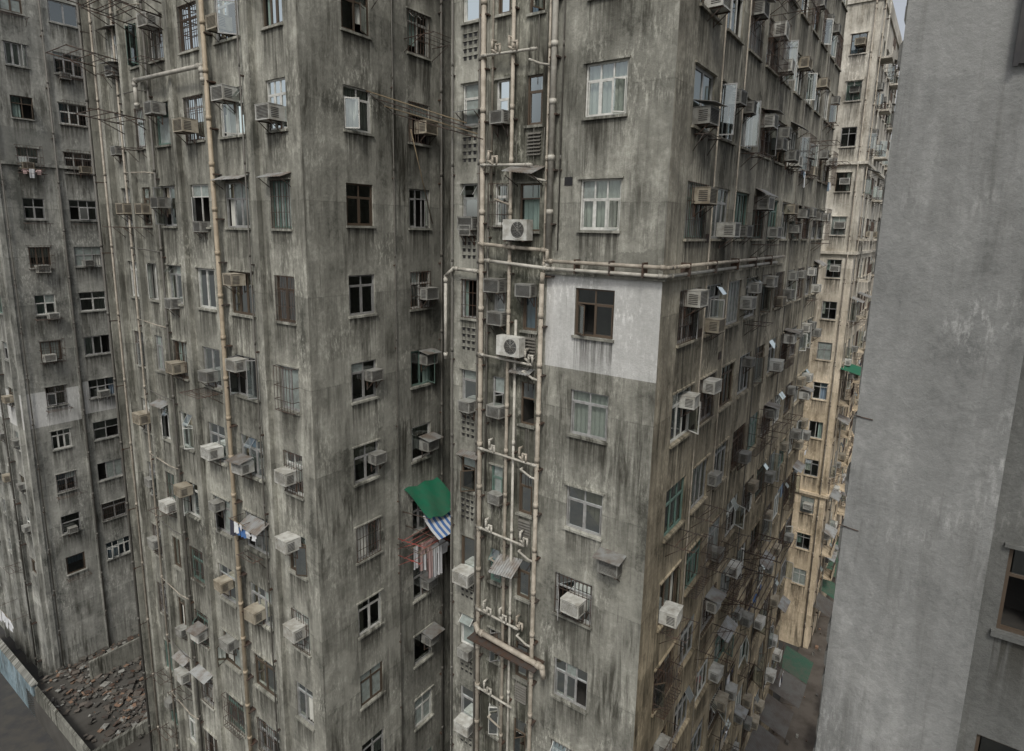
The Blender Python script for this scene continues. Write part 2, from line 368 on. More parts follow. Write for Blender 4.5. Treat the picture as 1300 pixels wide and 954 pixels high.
def split_mesh():
    B=MB('split'); F=Face((0,0),Vector((1,0,0)),Vector((0,1,0)))
    F.box(B,-.4,.4,0,.56,.1,.4,'acw')
    for i in range(20):
        a=2*math.pi*i/20; b=2*math.pi*(i+1)/20
        B.poly([(-.1,.405,.28)]+[(-.1+.22*math.cos(t),.405,.28+.22*math.sin(t)) for t in (a,b)],'fin')
        B.poly([(-.1+r*math.cos(t),.412,.28+r*math.sin(t)) for r,t in ((.22,a),(.25,a),(.25,b),(.22,b))],'acw')
    for k in range(1,5):
        r=.05*k-.01
        for i in range(16):
            a=2*math.pi*i/16; b=2*math.pi*(i+1)/16
            B.poly([(-.1+q*math.cos(t),.412,.28+q*math.sin(t)) for q,t in ((r,a),(r+.008,a),(r+.008,b),(r,b))],'acg')
    for k in range(4):
        t=k*math.pi/4; c,s_=math.cos(t),math.sin(t)
        B.cyl((-.1-.22*c,.415,.28-.22*s_),(-.1+.22*c,.415,.28+.22*s_),.006,'acg',5)
    for x in (-.3,.3): F.box(B,x-.02,x+.02,-.04,-.001,0,.45,'steel')
    F.box(B,.41,.46,.1,.3,.15,.3,'fin')
    o=B.build(); me=o.data; bpy.data.objects.remove(o); return me
SPM=split_mesh()
# ------------------------------------------------------------------ laundry & racks
def rack(F,u,z,w=1.2,d=.9,n=4,mat='steel',tilt=.0,name='drying_rack',r=.014):
    B=MB(name)
    for x in (u-w/2,u+w/2):
        B.cyl(F.P(x,z,0),F.P(x,z+tilt,d),r,mat,6); B.cyl(F.P(x,z-.4,0),F.P(x,z+tilt*.6,d*.6),r*.8,mat,6)
    for i in range(n):
        q=(i+1)/n; B.cyl(F.P(u-w/2-.08,z+tilt*q,d*q),F.P(u+w/2+.08,z+tilt*q,d*q),r*.75,mat,6)
    return B.build()
def cage(F,u0,u1,z0,z1,d):
    B=MB('window_cage')
    k=int((u1-u0)/.14)
    for i in range(k+1):
        u=u0+(u1-u0)*i/k; F.box(B,u-.006,u+.006,z0,z1,d-.006,d+.006,'steel'); F.box(B,u-.006,u+.006,z0-.012,z0,0,d,'steel')
    for z in (z0,z0+.35,(z0+z1)/2+.1,z1):
        F.box(B,u0,u1,z-.008,z+.008,d+.007,d+.02,'steel')
        for u in (u0,u1): F.box(B,u-.009,u+.009,z-.009,z+.009,0,d,'steel')
    return B.build()
def cloth(B,F,u,z,d,w,h,m,R):
    k=6; nz=4; ph=R.uniform(0,6)
    g=lambda i,j:F.P(u-w/2+w*i/k*(1-.08*j/nz),z-h*j/nz,d+.035*math.sin(ph+i*1.7)*(.3+j/nz))
    for i in range(k):
        for j in range(nz): B.poly([g(i,j),g(i+1,j),g(i+1,j+1),g(i,j+1)],m,smooth=True)
def shirt(B,F,u,z,d,s,m,R):
    pts=[(-.12,0),(.12,0),(.24,-.05),(.44,-.32),(.33,-.4),(.22,-.22),(.22,-.68),(-.22,-.68),(-.22,-.22),(-.33,-.4),(-.44,-.32),(-.24,-.05)]
    body=[0,1,2,5,6,7,8,11]; P=lambda i:F.P(u+pts[i][0]*s,z+pts[i][1]*s,d+.03*math.sin(i*2+u*5))
    B.poly([P(i) for i in body],m); B.poly([P(i) for i in (2,3,4,5)],m); B.poly([P(i) for i in (8,9,10,11)],m)
def laundry(F,u,z,d=.6,n=4,w=1.2,seed=0,mats=None,s=.8):
    R=random.Random(seed+int(u*100)); B=MB('hanging_laundry')
    B.cyl(F.P(u-w/2-.1,z,d),F.P(u+w/2+.1,z,d),.012,'bamboo',6)
    for x in (u-w/2,u+w/2): B.cyl(F.P(x,z,0),F.P(x,z,d),.012,'steel',6)
    for i in range(n):
        m=R.choice(mats or ['clw','clw','cur3','cur2','clk','clk']); x=u-w/2+w*(i+.5)/n
        if R.random()<.5: shirt(B,F,x,z-.01,d+.03*(i%2),s*w/n/.62,m,R)
        else: cloth(B,F,x,z,d+.02*(i%2),w/n*.85,R.uniform(.4,.8)*s,m,R)
    return B.build()
def canopy(F,u,z,w,d,drop,mat='corr',name='corrugated_canopy',twist=0):
    B=MB(name); k=int(w/.045)
    g=lambda i,s,o=0:F.P(u-w/2+w*i/k,z-drop*s+(.018 if i%2 else 0)+o+twist*i/k,d*s)
    for i in range(k):
        B.poly([g(i,0),g(i+1,0),g(i+1,1),g(i,1)],mat); B.poly([g(i,0,-.006),g(i,1,-.006),g(i+1,1,-.006),g(i+1,0,-.006)],mat)
    for x in (u-w/2+.06,u+w/2-.06): B.cyl(F.P(x,z-drop-.25,0),F.P(x,z-drop*.9-.02,d*.9),.012,'steel',6)
    return B.build()

PARTS=('walls','interior','window_frames','window_glass','curtains','window_grilles')
def newB(name):
    e=empty(name); d={p:MB(p,e) for p in PARTS}; d['e']=e; return d
def finish(B):
    for p in PARTS:
        if B[p].f: B[p].build()
ZT=31.34; FH=2.8
def wz(k,h=1.28): t=ZT-FH*k; return t-h,t
def col(us,w,ks,h=1.28): return [(us-w/2,us+w/2,*wz(k,h),k) for k in ks]

# ================================================================== BUILDING R (centre right)
CR=(3.64,14.82); RF=Face(CR,Ld,-Rd,0); RR=Face(CR,Rd,-Ld,50); RL=Face(RF.P(6.83,0)[:2],Rd,Ld,90)
B=newB('apartment_building'); K=range(-4,10); TOP=44.0
wf=[]
sty={-1:'light',0:'light',1:'dark',2:'alu',3:'alu'}
for k in K:
    z0,z1=wz(k)
    w=1.15
    uu=1.80+ (0.03*k if k<4 else .3)
    if k==4: wf.append((1.5,2.72,z0,z1,k))
    elif k in sty: wf.append((uu-w/2,uu+w/2,z0,z1,k,sty[k]))
    else: wf.append((uu-w/2,uu+w/2,z0,z1,k))
    wf.append((3.62,4.12 if k!=0 else 4.3,z0-.05,z1-.05,k,'dark'))
    wf.append((4.72,5.16,z0+.1,z1-.05,k))
    wf.append((5.76,6.38,z0+.1,z1,k))
pat2=[(3.45,5.4,0,TOP,'conD'),(0,3.32,26.3,28.85,'white')]
facade(B['walls'],RF,0,6.83,0,TOP,wf,'con',pat2)
for w in wf: window(B,RF,w,'con',2)
cols=[2.05,4.2,6.35,8.5,10.65,12.8,14.95,17.1,19.25,21.1]
wr=[]
for i,c in enumerate(cols): wr+=col(c,1.45 if i%3 else 1.55,K,1.45)
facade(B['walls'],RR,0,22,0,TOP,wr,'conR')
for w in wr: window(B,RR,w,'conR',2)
facade(B['walls'],RL,0,22,0,TOP,[],'con')
RB=Face(RR.P(22,0)[:2],Ld,Rd,30); facade(B['walls'],RB,0,6.83,0,TOP,[],'con')
B['walls'].poly([RF.P(0,TOP),RF.P(6.83,TOP),RL.P(22,TOP),RR.P(22,TOP)],'roof')
RF.box(B['walls'],0,6.83,TOP,TOP+1,-.2,0,'con'); RR.box(B['walls'],.2,22,TOP,TOP+1,-.2,0,'con')
RR.box(B['walls'],.0,13,28.86,28.93,.001,.10,'conR'); RF.box(B['walls'],-.1,3.3,28.86,28.93,.001,.10,'con')
RF.box(B['walls'],5.42,5.62,0,TOP,.001,.05,'con')
for k in K:
    z0,z1=wz(k)
    for r in range(4):
        for c in range(3):
            u=5.86+c*.19; z=z0-.42-r*.2+.12
            RF.box(B['interior'],u,u+.1,z,z+.1,.001,.004,'black')  # flat black squares paint the shade inside breeze-block holes
            RF.box(B['walls'],u-.03,u+.13,z+.1,z+.12,.001,.03,'con')
    if k%2==1:
        for j in range(7): 
            c=[RF.P(3.62,z0-.25-j*.09,.02),RF.P(4.05,z0-.25-j*.09,.02),RF.P(4.05,z0-.30-j*.09,.08),RF.P(3.62,z0-.30-j*.09,.08)]
            B['window_frames'].hexa(c+[x+Vector((0,0,.012)) for x in c],'piped')
for u,z in ((3.1,29.9),(3.12,33),(3.1,27.2),(5.3,30.1),(3.05,24.3),(5.2,26.2)):
    RR.box(B['window_grilles'],u-.13,u+.13,z-.12,z+.12,.002,.02,'steel')
RF.box(B['window_grilles'],2.62,2.86,31.2,31.42,.001,.012,'black')
finish(B)
# ---- pipes on R
e=empty('drain_pipe_stack'); Bp=MB('pipes',e); Bq=MB('brackets',e)
def vert(F,u,z0,z1,d,r,m):
    Bp.cyl(F.P(u,z0,d),F.P(u,z1,d),r,m,12)
    z=z1-.9
    while z>z0:
        Bp.cyl(F.P(u,z-.06,d),F.P(u,z+.08,d),r*1.2,m,12)
        F.box(Bq,u-r*1.6,u+r*1.6,z-.32,z-.28,0.0,d+r*.4,'steel'); z-=FH/2 if r>.05 else FH
vert(RF,5.50,1,44,.16,.072,'pipe'); vert(RF,5.68,1,44,.10,.035,'piped')
vert(RF,4.50,1,44,.15,.052,'pipe'); vert(RF,3.20,29.0,44,.16,.08,'pipew'); vert(RF,3.38,17,44,.10,.03,'pipe')
vert(RF,3.36,1,28.6,.2,.065,'pipe'); vert(RF,5.30,22,31,.12,.026,'piped'); vert(RF,4.25,1,27.5,.13,.04,'pipew')
vert(RF,2.98,29.5,44,.06,.018,'piped'); vert(RF,5.22,31,44,.1,.03,'pipe'); vert(RF,6.7,1,44,.08,.03,'piped')
Bp.path([RF.P(5.5,29.62,.3),RF.P(4.4,29.56,.3),RF.P(3.2,29.5,.2),RF.P(3.2,29.22,.25),RF.P(-.22,29.2,.22),RR.P(.05,29.2,.2),RR.P(12.2,29.2,.2)],.052,'pipe')
Bp.path([RF.P(5.3,29.15,.26),RF.P(3.1,29.02,.26),RF.P(-.16,28.99,.16),RR.P(.05,28.99,.16),RR.P(11.2,29.0,.16)],.048,'pipew')
Bp.path([RF.P(3.36,28.6,.2),RF.P(3.3,28.9,.26)],.065,'pipe')
Bp.path([RF.P(6.9,26.0,.16),RF.P(6.9,28.6,.16),RF.P(6.55,28.85,.2),RF.P(5.55,28.82,.25)],.052,'pipew')
for u in (.4,1.3,2.3): RF.box(Bq,u,u+.04,28.93,29.3,0,.28,'steel')
for u in (1.2,3.4,5.6,7.8,10): RR.box(Bq,u,u+.04,28.93,29.28,0,.26,'steel')
for k in range(-3,9):
    R=random.Random(k*13+51); z=31.88-FH*k+R.uniform(-.12,.12)
    if k==1: continue
    a=5.5; b=3.25+R.uniform(-.02,1.0)
    Bp.path([RF.P(a,z,.25),RF.P(b,z-.06,.25)],.036,'pipew')
    for u in (4.5,3.9,5.1):
        u+=R.uniform(-.12,.12)
        if R.random()<.55:
            s=R.uniform(.09,.15)
            Bp.path([RF.P(u,z+.35,.1),RF.P(u,z+.35,.27),RF.P(u,z+.1,.27),RF.P(u-s,z+.02,.27),RF.P(u-s,z+.2,.27),RF.P(u-2*s,z+.2,.27),RF.P(u-2*s,z-.03,.27)],.034,R.choice(['pipew','pipe']),8,False)
    if R.random()<.6: Bp.path([RF.P(3.9,z-.3,.1),RF.P(3.9,z-.3,.24),RF.P(3.55,z-.45,.24),RF.P(3.3,z-.5,.2)],.033,'pipew',8,False)
    if R.random()<.5: Bp.path([RF.P(4.5,z-1.1,.2),RF.P(5.0,z-.95,.2),RF.P(5.0,z-.95,.05)],.03,'pipe',8,False)
    for j in range(5):
        u=R.uniform(3.5,5.3); Bp.cyl(RF.P(u,z-.9,.05),RF.P(u+R.uniform(-.1,.1),z+.9,.05),.010,'piped',6)
Bp.path([RF.P(5.5,17.45,.3),RF.P(5.3,17.3,.4),RF.P(2.85,17.15,.4),RF.P(2.8,16.8,.38)],.085,'pipe')
RF.box(Bq,3.0,5.6,17.0,17.04,0,.6,'steel')
for u in (5.0,4.2,3.2): RF.box(Bq,u,u+.04,16.7,17.0,0,.04,'steel')
for u in (3.15,5.3,9.6,14,18.3):
    Bp.cyl(RR.P(u,1,.07),RR.P(u,44,.07),.022,'pipe' if u<6 else 'piped',8)
Bp.build(); Bq.build()
for k in K:
    z0,z1=wz(k,1.45); R=random.Random(k*7+3)
    p={-3:.6,-2:.75,-1:.8,0:.95,1:.9,2:.8,3:.6}.get(k,.5)
    for i,c in enumerate(cols):
        if R.random()<p: ac(RR,c+R.uniform(-.3,.35),z0+R.choice([1.0,1.0,.9,.05]),None,-.02)
        if R.random()<.12: ac(RR,c+1.05,z0+R.uniform(0,.5),None,.05)
        if R.random()<.22: rack(RR,c,z0-.2,1.1,R.uniform(.4,.8),3)
        if R.random()<.12: cage(RR,c-.7,c+.7,z0-.05,z1+.05,.35)
        if i>2 and R.random()<.07: laundry(RR,c,z0-.1,.5,3,1.0,k)
        if i>1 and R.random()<.06: canopy(RR,c,z1+.25,1.4,.45,.25)
    if R.random()<.7: ac(RF,6.05,z0-.05,RA.choice([0,1,4]))
    if R.random()<.5: ac(RF,4.9,z0+.2,RA.choice([1,4]))
ac(RF,1.98,19.25,0,.05); ac(RF,4.95,28.25,1); ac(RF,6.05,30.0,1); ac(RF,6.02,24.45,4)
ac(RF,.92,20.85,5); ac(RF,3.9,28.2,1)
put(SPM,'outdoor_condenser_unit',RF,4.1,29.75,.1); put(SPM,'outdoor_condenser_unit',RF,4.25,26.5,.12)
canopy(RF,3.95,31.72,.95,.7,.25,twist=.1); canopy(RF,4.35,20.1,.9,.6,.35,twist=-.1); canopy(RF,6.0,33.4,.8,.4,.1); canopy(RF,4.0,26.1,.7,.35,.12); canopy(RF,5.95,23.1,.8,.3,.1)
cage(RF,4.6,5.25,30.1,31.3,.2)
rack(RR,9.1,16.4,2.6,1.5,9,r=.022); rack(RR,6.2,15.6,1.8,1.2,7); laundry(RR,9.1,16.2,1.0,5,2.0,4,['clk','clk','clb'])
rack(RR,11.8,16.9,2.0,1.5,8,r=.022)
rack(RR,12,22.2,1.5,1.1,5); rack(RR,16,34,1.5,1.2,5); rack(RR,19.5,33.5,1.5,1.2,5); rack(RR,8.4,37.4,1.4,1.1,5)

# ================================================================== BUILDING C (centre left)
CC=(-5.93,17.61); CL=Face(CC,Ld,-Rd,140); CF=Face(CC,Rd,-Ld,170)
B=newB('apartment_building')
cc=[1.18,3.53,5.75,7.91,9.5,11.15]; ww=[.95,1.35,1.15,.95,.8,.8]
wl=[]
for c,w in zip(cc,ww): wl+=col(c,w,K,1.4)
facade(B['walls'],CL,0,13.2,0,TOP,wl,'conC')
for w in wl: window(B,CL,w,'conC',2)
wc=[]
sc={-1:'light',0:'dark',1:'alu',2:'alu',3:'alu'}
for k in K:
    x=(1.98-.53,1.98+.53,*wz(k,1.27),k); wc.append(x+(sc[k],) if k in sc else x)
wc+=col(4.6,1.0,K,1.3)+col(7.4,.9,K,1.2)
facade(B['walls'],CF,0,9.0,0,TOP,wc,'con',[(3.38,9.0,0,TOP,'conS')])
for w in wc: window(B,CF,w,'con',2)
for u,w,d in ((.0,.42,.06),(2.15,.2,.17),(2.5,.1,.07),(4.6,.2,.17),(6.72,.2,.17),(7.1,.1,.07),(8.62,.2,.2),(10.2,.2,.2),(10.5,.1,.1),(12.0,.22,.22),(12.98,.22,.28)):
    CL.box(B['walls'],u,u+w,0,TOP,.001,d,'conC')
CS=Face(CL.P(13.2,0)[:2],Rd,Ld,200)
wb=[]
for c in (3,6,9): wb+=col(c,1,K)
facade(B['walls'],CS,0,14,0,TOP,wb,'conC')
for w in wb: window(B,CS,w,'conC',1)
slot=Face(CF.P(9,0)[:2],-Ld,-Rd,220)
ws=col(1.3,.9,K)
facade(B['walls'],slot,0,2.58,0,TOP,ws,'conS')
for w in ws: window(B,slot,w,'conS',1)
B['walls'].poly([CL.P(0,TOP),CL.P(13.2,TOP),CS.P(14,TOP),CF.P(14,TOP)],'roof')
B['walls'].poly([CF.P(9,TOP),slot.P(2.58,TOP),RL.P(19,TOP),CF.P(14,TOP)],'roof')
CL.box(B['walls'],0,13.2,TOP,TOP+1,-.2,0,'con'); CF.box(B['walls'],.2,9,TOP,TOP+1,-.2,0,'con')
finish(B)
e=empty('drain_pipe_stack'); Bp=MB('pipes',e); Bq=MB('brackets',e)
Bp.path([CL.P(9.0,34.0,.3),CL.P(9.0,34.95,.32),CL.P(4.5,34.85,.34),CL.P(4.45,34.3,.3)],.07,'pipew')
vert(CL,4.40,1,44,.25,.072,'pipey')
for u,r,m in ((2.75,.024,'piped'),(6.95,.022,'pipe'),(8.5,.045,'piped'),(10.85,.04,'pipe'),(12.4,.05,'piped'),(12.65,.04,'pipe'),(13.05,.045,'piped')):
    vert(CL,u,1,44,.12 if u<12.9 else .34,r,m)
vert(CF,3.35,1,44,.07,.016,'piped'); vert(CF,5.6,1,44,.1,.04,'piped')
for k in range(-3,9):
    z=ZT-FH*k+.55
    Bp.path([CL.P(10.9,z,.14),CL.P(9.0,z-.05,.26),CL.P(8.5,z-.1,.16)],.022,'piped' if k%2 else 'pipe',8,False)
Bp.build(); Bq.build()
hand={(0,-1):0,(1,-1):0,(2,-1):2,(3,-1):1,(1,-2):2,(3,0):1,(1,1):2,(1,2):0,(2,2):1,(3,2):2,(2,3):0,(1,3):3,(3,4):2,(2,4):4,(0,4):0,(1,5):2,(0,5):0,(2,5):2,(3,-3):0,(0,-3):2}
for (i,k),t in hand.items():
    ac(CL,cc[i]+RA.uniform(-.1,.15),wz(k)[0]+RA.choice([.85,.5,.1,.85]),t,.08)
for k in K:
    for i in range(6):
        if (i,k) in hand: continue
        p=.12 if i<3 else .42
        if k>5: p=.4
        if RA.random()<p: ac(CL,cc[i]+RA.uniform(-.15,.15),wz(k)[0]+RA.choice([.85,.3,-.3]),None,.0)
        if i>0 and RA.random()<.22: rack(CL,cc[i],wz(k)[0]-.2,.9,RA.uniform(.4,.8),3)
        if i<4 and RA.random()<.10: cage(CL,cc[i]-ww[i]/2,cc[i]+ww[i]/2,wz(k,1.4)[0],wz(k)[1],.22)
        if RA.random()<.06: canopy(CL,cc[i],wz(k)[1]+.2,ww[i]+.2,.4,.15)
ac(CF,2.3,wz(2)[0]+.62,4); ac(CF,2.35,wz(3)[0]+.55,4)
for k in (-3,-1,1,2,3,5,6): ac(CF,4.85,wz(k)[0]+(.3 if k%2 else .75),RA.choice([1,2,5]))
for k in K: 
    if k%2: ac(CF,7.4,wz(k)[0]+.4)
rack(CL,5.7,wz(2)[0]-.25,1.2,.9,7); canopy(CL,3.3,wz(4)[1]-.1,1.2,.5,.25); laundry(CL,3.4,wz(4)[1]-.35,.45,4,1.2,2,['clw','clb','clw'])
laundry(CL,3.9,wz(4)[1]-.2,.5,3,.8,21,['clw','clk'])
for i,(u,z) in enumerate(((8.2,36.8),(10.4,37.6),(11.6,35.9),(6.3,37.2),(9.6,33.6),(7.2,38.6),(11.9,38.9))): rack(CL,u,z,1.8,1.7,4,'steel',.15,r=.022)
rack(CF,4.6,36.0,1.3,1.3,4); rack(CF,2.0,36.9,1.2,.9,3)
B_=MB('bamboo_pole')
for j in range(4):
    B_.cyl(CF.P(2.3+.35*j,34.1-.16*j,.05),RF.P(5.95-.2*j,32.98-.16*j,.34),.018,'steel' if j%2 else 'bamboo',7)
B_.cyl(CF.P(3.9,33.2,.3),CF.P(5.1,30.2,.12),.018,'bamboo',7); B_.cyl(CF.P(2.3,34.1,.02),CF.P(3.5,33.6,.05),.014,'steel',6)
B_.build()
B_=MB('green_tarpaulin'); 
def tar(i,j): 
    a=i/8; b=j/6; return CF.P(3.65+1.75*a,20.75-.75*b+.05*math.sin(i*1.6+j)-.12*a-.10*math.sin(math.pi*a)*b,.03+1.25*b)
for i in range(8):
    for j in range(6): B_.poly([tar(i,j),tar(i+1,j),tar(i+1,j+1),tar(i,j+1)],'green',smooth=True)
B_.cyl(CF.P(3.6,19.9,0),tar(0,6),.015,'steel',6); B_.cyl(CF.P(5.4,19.8,0),tar(8,6),.015,'steel',6); B_.build()
B_=MB('striped_awning')
for i in range(14):
    a=3.7+i*.12; q=lambda u,s:CF.P(u,19.95-.66*s,.9+.8*s-.12*math.sin(s*3))
    for s in range(3): B_.poly([q(a,s/3),q(a+.12,s/3),q(a+.12,(s+1)/3),q(a,(s+1)/3)],'clb' if i%2 else 'clw')
B_.cyl(CF.P(3.75,19.3,0),q(3.75,1),.015,'steel',6); B_.cyl(CF.P(5.35,19.3,0),q(5.35,1),.015,'steel',6); B_.build()
rack(CF,4.3,18.95,1.9,1.35,5,'redst',.1); rack(CF,4.3,18.3,1.9,1.1,3,'redst',.05)
laundry(CF,3.95,18.75,1.25,5,1.3,8,['clw','clw','clp','clw'],1.5); laundry(CF,4.1,18.7,.95,4,1.3,12,['clw','clp'],1.3); laundry(CF,4.2,18.7,.55,4,1.3,15,['clw','clr','clp'],1.2)

# ================================================================== BUILDING A (left)
CA=(-28.9,34.5); AR=Face(CA,Rd,-Ld,300); AL=Face(CA,Ld,-Rd,340)
B=newB('apartment_building'); KA=range(-5,9); TA=50
wa=[]
for i,(c,w) in enumerate(((1.75,1.05),(4.25,1.5),(6.8,.9),(9.3,1.4),(12,1),(14.6,1.3),(17,1),(20,1.2))):
    wa+=col(c,w,KA,1.2)
pa=[(0,2.95,17.75,19.9,'white'),(3.15,5.6,18.0,20.1,'white'),(0.,2.9,33.4,35.2,'grey')]
facade(B['walls'],AR,0,26,0,TA,wa,'conA',pa)
for w in wa: window(B,AR,w,'conA',2)
AR.box(B['walls'],-.15,26,33.15,33.32,.001,.15,'conA')
AR.box(B['walls'],0,.25,0,TA,.002,.08,'conA'); AR.box(B['walls'],2.95,3.15,0,33.1,.001,.1,'conA')
wal=[]
for c in (1.6,3.8,6,8.2,10.4,12.6,15,18,21): wal+=col(c,1,KA,1.1)
facade(B['walls'],AL,0,24,0,TA,wal,'conA',[(0,6,17.75,19.9,'white')])
for w in wal: window(B,AL,w,'conA',1)
for u in (.3,2.7,4.9,7.1,9.3,11.5): AL.box(B['walls'],u,u+.2,0,TA,.001,.2,'conA')
B['walls'].poly([AL.P(0,TA),AL.P(24,TA),AL.P(24,TA,-26),AR.P(26,TA)],'roof')
B['walls'].poly([AL.P(24,0),AL.P(24,0,-26),AL.P(24,TA,-26),AL.P(24,TA)],'conA')
finish(B)
for k in KA:
    for c in (1.75,4.25,6.8,9.3):
        if RA.random()<.45: ac(AR,c+RA.uniform(-.3,.3),wz(k)[0]+RA.choice([.1,.5,-.2]))
        if RA.random()<.12: put(SPM,'outdoor_condenser_unit',AR,c+.9,wz(k)[0]-.5)
        if RA.random()<.35: rack(AR,c,wz(k)[0]-.15,1.2,.6,3)
        if RA.random()<.14: cage(AR,c-.6,c+.6,wz(k)[0],wz(k)[1]+.1,.4)
        if RA.random()<.08: laundry(AR,c,wz(k)[0]+.1,.5,4,1.2,k)
    for c in (1.6,3.8,6,8.2,10.4):
        if RA.random()<.5: ac(AL,c,wz(k)[0]+.4)
        if RA.random()<.2: rack(AL,c,wz(k)[0],1.2,.9,3)
e=empty('drain_pipe_stack'); Bp=MB('pipes',e); Bq=MB('brackets',e)
vert(AR,3.05,1,50,.15,.05,'piped'); vert(AR,5.4,1,50,.15,.06,'piped'); vert(AR,.4,1,50,.12,.035,'piped'); vert(AL,2.6,1,50,.3,.05,'piped')
Bp.build(); Bq.build()
laundry(AL,4.2,4.6,1.2,4,2.6,3,['clw'],1.2); laundry(AR,1.7,wz(-1)[0]+.1,.5,3,1,5,['clw','clp'])

# ================================================================== BUILDING D (cream, far right) + F
CD=(22.2,40.0); DL=Face(CD,Ld,-Rd,400); DR=Face(CD,Rd,-Ld,430)
B=newB('cream_apartment_building'); KD=range(-4,10); TD=44.3
wd=[]
for c in (1.1,3.4,5.8,8): wd+=col(c,.9,KD,1.2)
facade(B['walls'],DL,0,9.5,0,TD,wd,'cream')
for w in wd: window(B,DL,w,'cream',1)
wd2=[]
for i in range(7): wd2+=col(1.3+2.05*i,1.2,KD,1.35)
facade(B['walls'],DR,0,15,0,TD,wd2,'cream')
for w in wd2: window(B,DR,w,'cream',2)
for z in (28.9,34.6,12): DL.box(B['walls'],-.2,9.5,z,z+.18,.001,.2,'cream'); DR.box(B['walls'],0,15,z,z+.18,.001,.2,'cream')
for k in KD:
    for i in range(7):
        if (i*3+k*5)%4==0:
            u=1.3+2.05*i; z=wz(k)[0]-.15
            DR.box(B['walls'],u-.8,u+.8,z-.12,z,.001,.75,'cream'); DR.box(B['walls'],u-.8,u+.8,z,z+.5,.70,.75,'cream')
            for j in range(9): DR.box(B['window_grilles'],u-.78+j*.19,u-.76+j*.19,z+.5,z+1.1,.71,.73,'steel')
B['walls'].poly([DL.P(0,TD),DL.P(9.5,TD),DL.P(9.5,TD,-15),DR.P(15,TD)],'roof')
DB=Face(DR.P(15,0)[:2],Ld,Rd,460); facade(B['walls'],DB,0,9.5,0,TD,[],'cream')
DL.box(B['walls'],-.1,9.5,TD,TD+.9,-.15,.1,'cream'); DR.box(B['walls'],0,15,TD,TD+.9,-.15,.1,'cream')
finish(B)
for k in KD:
    for i in range(7):
        if RA.random()<.4: ac(DR,1.3+2.05*i,wz(k)[0]+RA.choice([.8,0,-.3]))
        if RA.random()<.3: rack(DR,1.3+2.05*i,wz(k)[0]-.2,1.3,.9,4)
        if RA.random()<.2: laundry(DR,1.3+2.05*i,wz(k)[0]-.1,.8,4,1.3,k+i)
        if RA.random()<.12: canopy(DR,1.3+2.05*i,wz(k)[1]+.3,1.6,.8,.3)
    if RA.random()<.4: ac(DL,1.0,wz(k)[0]+.5)
e=empty('drain_pipe_stack'); Bp=MB('pipes',e); Bq=MB('brackets',e)
vert(DL,.35,0,45,.15,.04,'pipe'); vert(DR,2.4,0,45,.15,.05,'pipew'); vert(DR,.3,0,45,.12,.035,'pipe'); Bp.build(); Bq.build()
canopy(DR,1.2,21.3,2.8,2.1,.5,'green','green_awning'); laundry(DR,1.2,20.5,1.5,5,2.4,77,['clk','clk','clk'],1.5)
CFb=(33.5,57.0); FL=Face(CFb,Ld,-Rd,500); FR=Face(CFb,Rd,-Ld,530)
B=newB('cream_apartment_building')
w1=[];w2=[]
for c in (1.3,3.6,6,8.4,10.8): w1+=col(c,1,range(-2,10))
for i in range(10): w2+=col(1.5+2.2*i,1.1,range(-2,10))
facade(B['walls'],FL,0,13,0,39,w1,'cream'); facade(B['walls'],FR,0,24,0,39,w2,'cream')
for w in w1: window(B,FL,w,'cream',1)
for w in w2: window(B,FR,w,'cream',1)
B['walls'].poly([FL.P(0,39),FL.P(13,39),FL.P(13,39,-24),FR.P(24,39)],'roof'); finish(B)

# ================================================================== BUILDING E (right, near)
CE=(5.0,8.4); EF=Face(CE,-Ld,-Rd,600); ES=Face(CE,Rd,Ld,640)
B=newB('plastered_building')
we=[(1.88,2.9,z-1.2,z,0,'dark') for z in (26.08,23.28,20.48,17.68)]
facade(B['walls'],EF,1.5,7,0,46,we,'plasterd')
for w in we: window(B,EF,w,'plasterd',2,'dark')
EF.box(B['walls'],0,1.66,0,46,-.2,.28,'plaster')
facade(B['walls'],ES,0,6,0,46,[],'plaster')
facade(B['walls'],Face(EF.P(7,0)[:2],Rd,-Ld,660),0,6,0,46,[],'plaster')
B['walls'].poly([EF.P(0,46),EF.P(7,46),EF.P(7,46,-6),ES.P(6,46)],'roof')
R=random.Random(4); z=14
while z<38:
    h=R.uniform(.08,.4); w_=R.uniform(.008,.04)
    c=[EF.P(-w_,z,.0),EF.P(-w_,z+h,.0),EF.P(-w_*.3,z+h*1.2,.0),EF.P(0,z+h*1.3,.0),EF.P(0,z-h*.3,.0)]
    c2=[x+EF.n*.27 for x in c]; W=B['walls']; uvq=[(600+.01*i,p.z) for i,p in enumerate(c)]; W.poly(c,'plaster',uvq); W.poly(c2,'plaster',uvq)
    for i in range(5): j=(i+1)%5; W.poly([c[i],c[j],c2[j],c2[i]],'plaster',[uvq[i],uvq[j],uvq[j],uvq[i]])
    z+=R.uniform(.15,.9)
finish(B)
B_=MB('steel_shutter'); EF.box(B_,1.12,1.6,32.0,33.6,.32,.36,'black'); EF.box(B_,1.12,1.17,31.97,33.6,.361,.39,'black'); EF.box(B_,1.17,1.6,32.75,32.8,.361,.38,'black')
EF.box(B_,1.5,1.55,32.2,32.3,.28,.32,'black'); B_.build()
B_=MB('wall_hook')
for z,u in ((27.55,.05),(25.9,.05)):
    B_.path([EF.P(u,z,.29),EF.P(u-.10,z+.02,.32),EF.P(u-.12,z-.05,.33)],.006,'steel',6,False); B_.cyl(EF.P(u+.15,z-.02,.29),EF.P(u-.05,z,.29),.008,'steel',6)
B_.build()

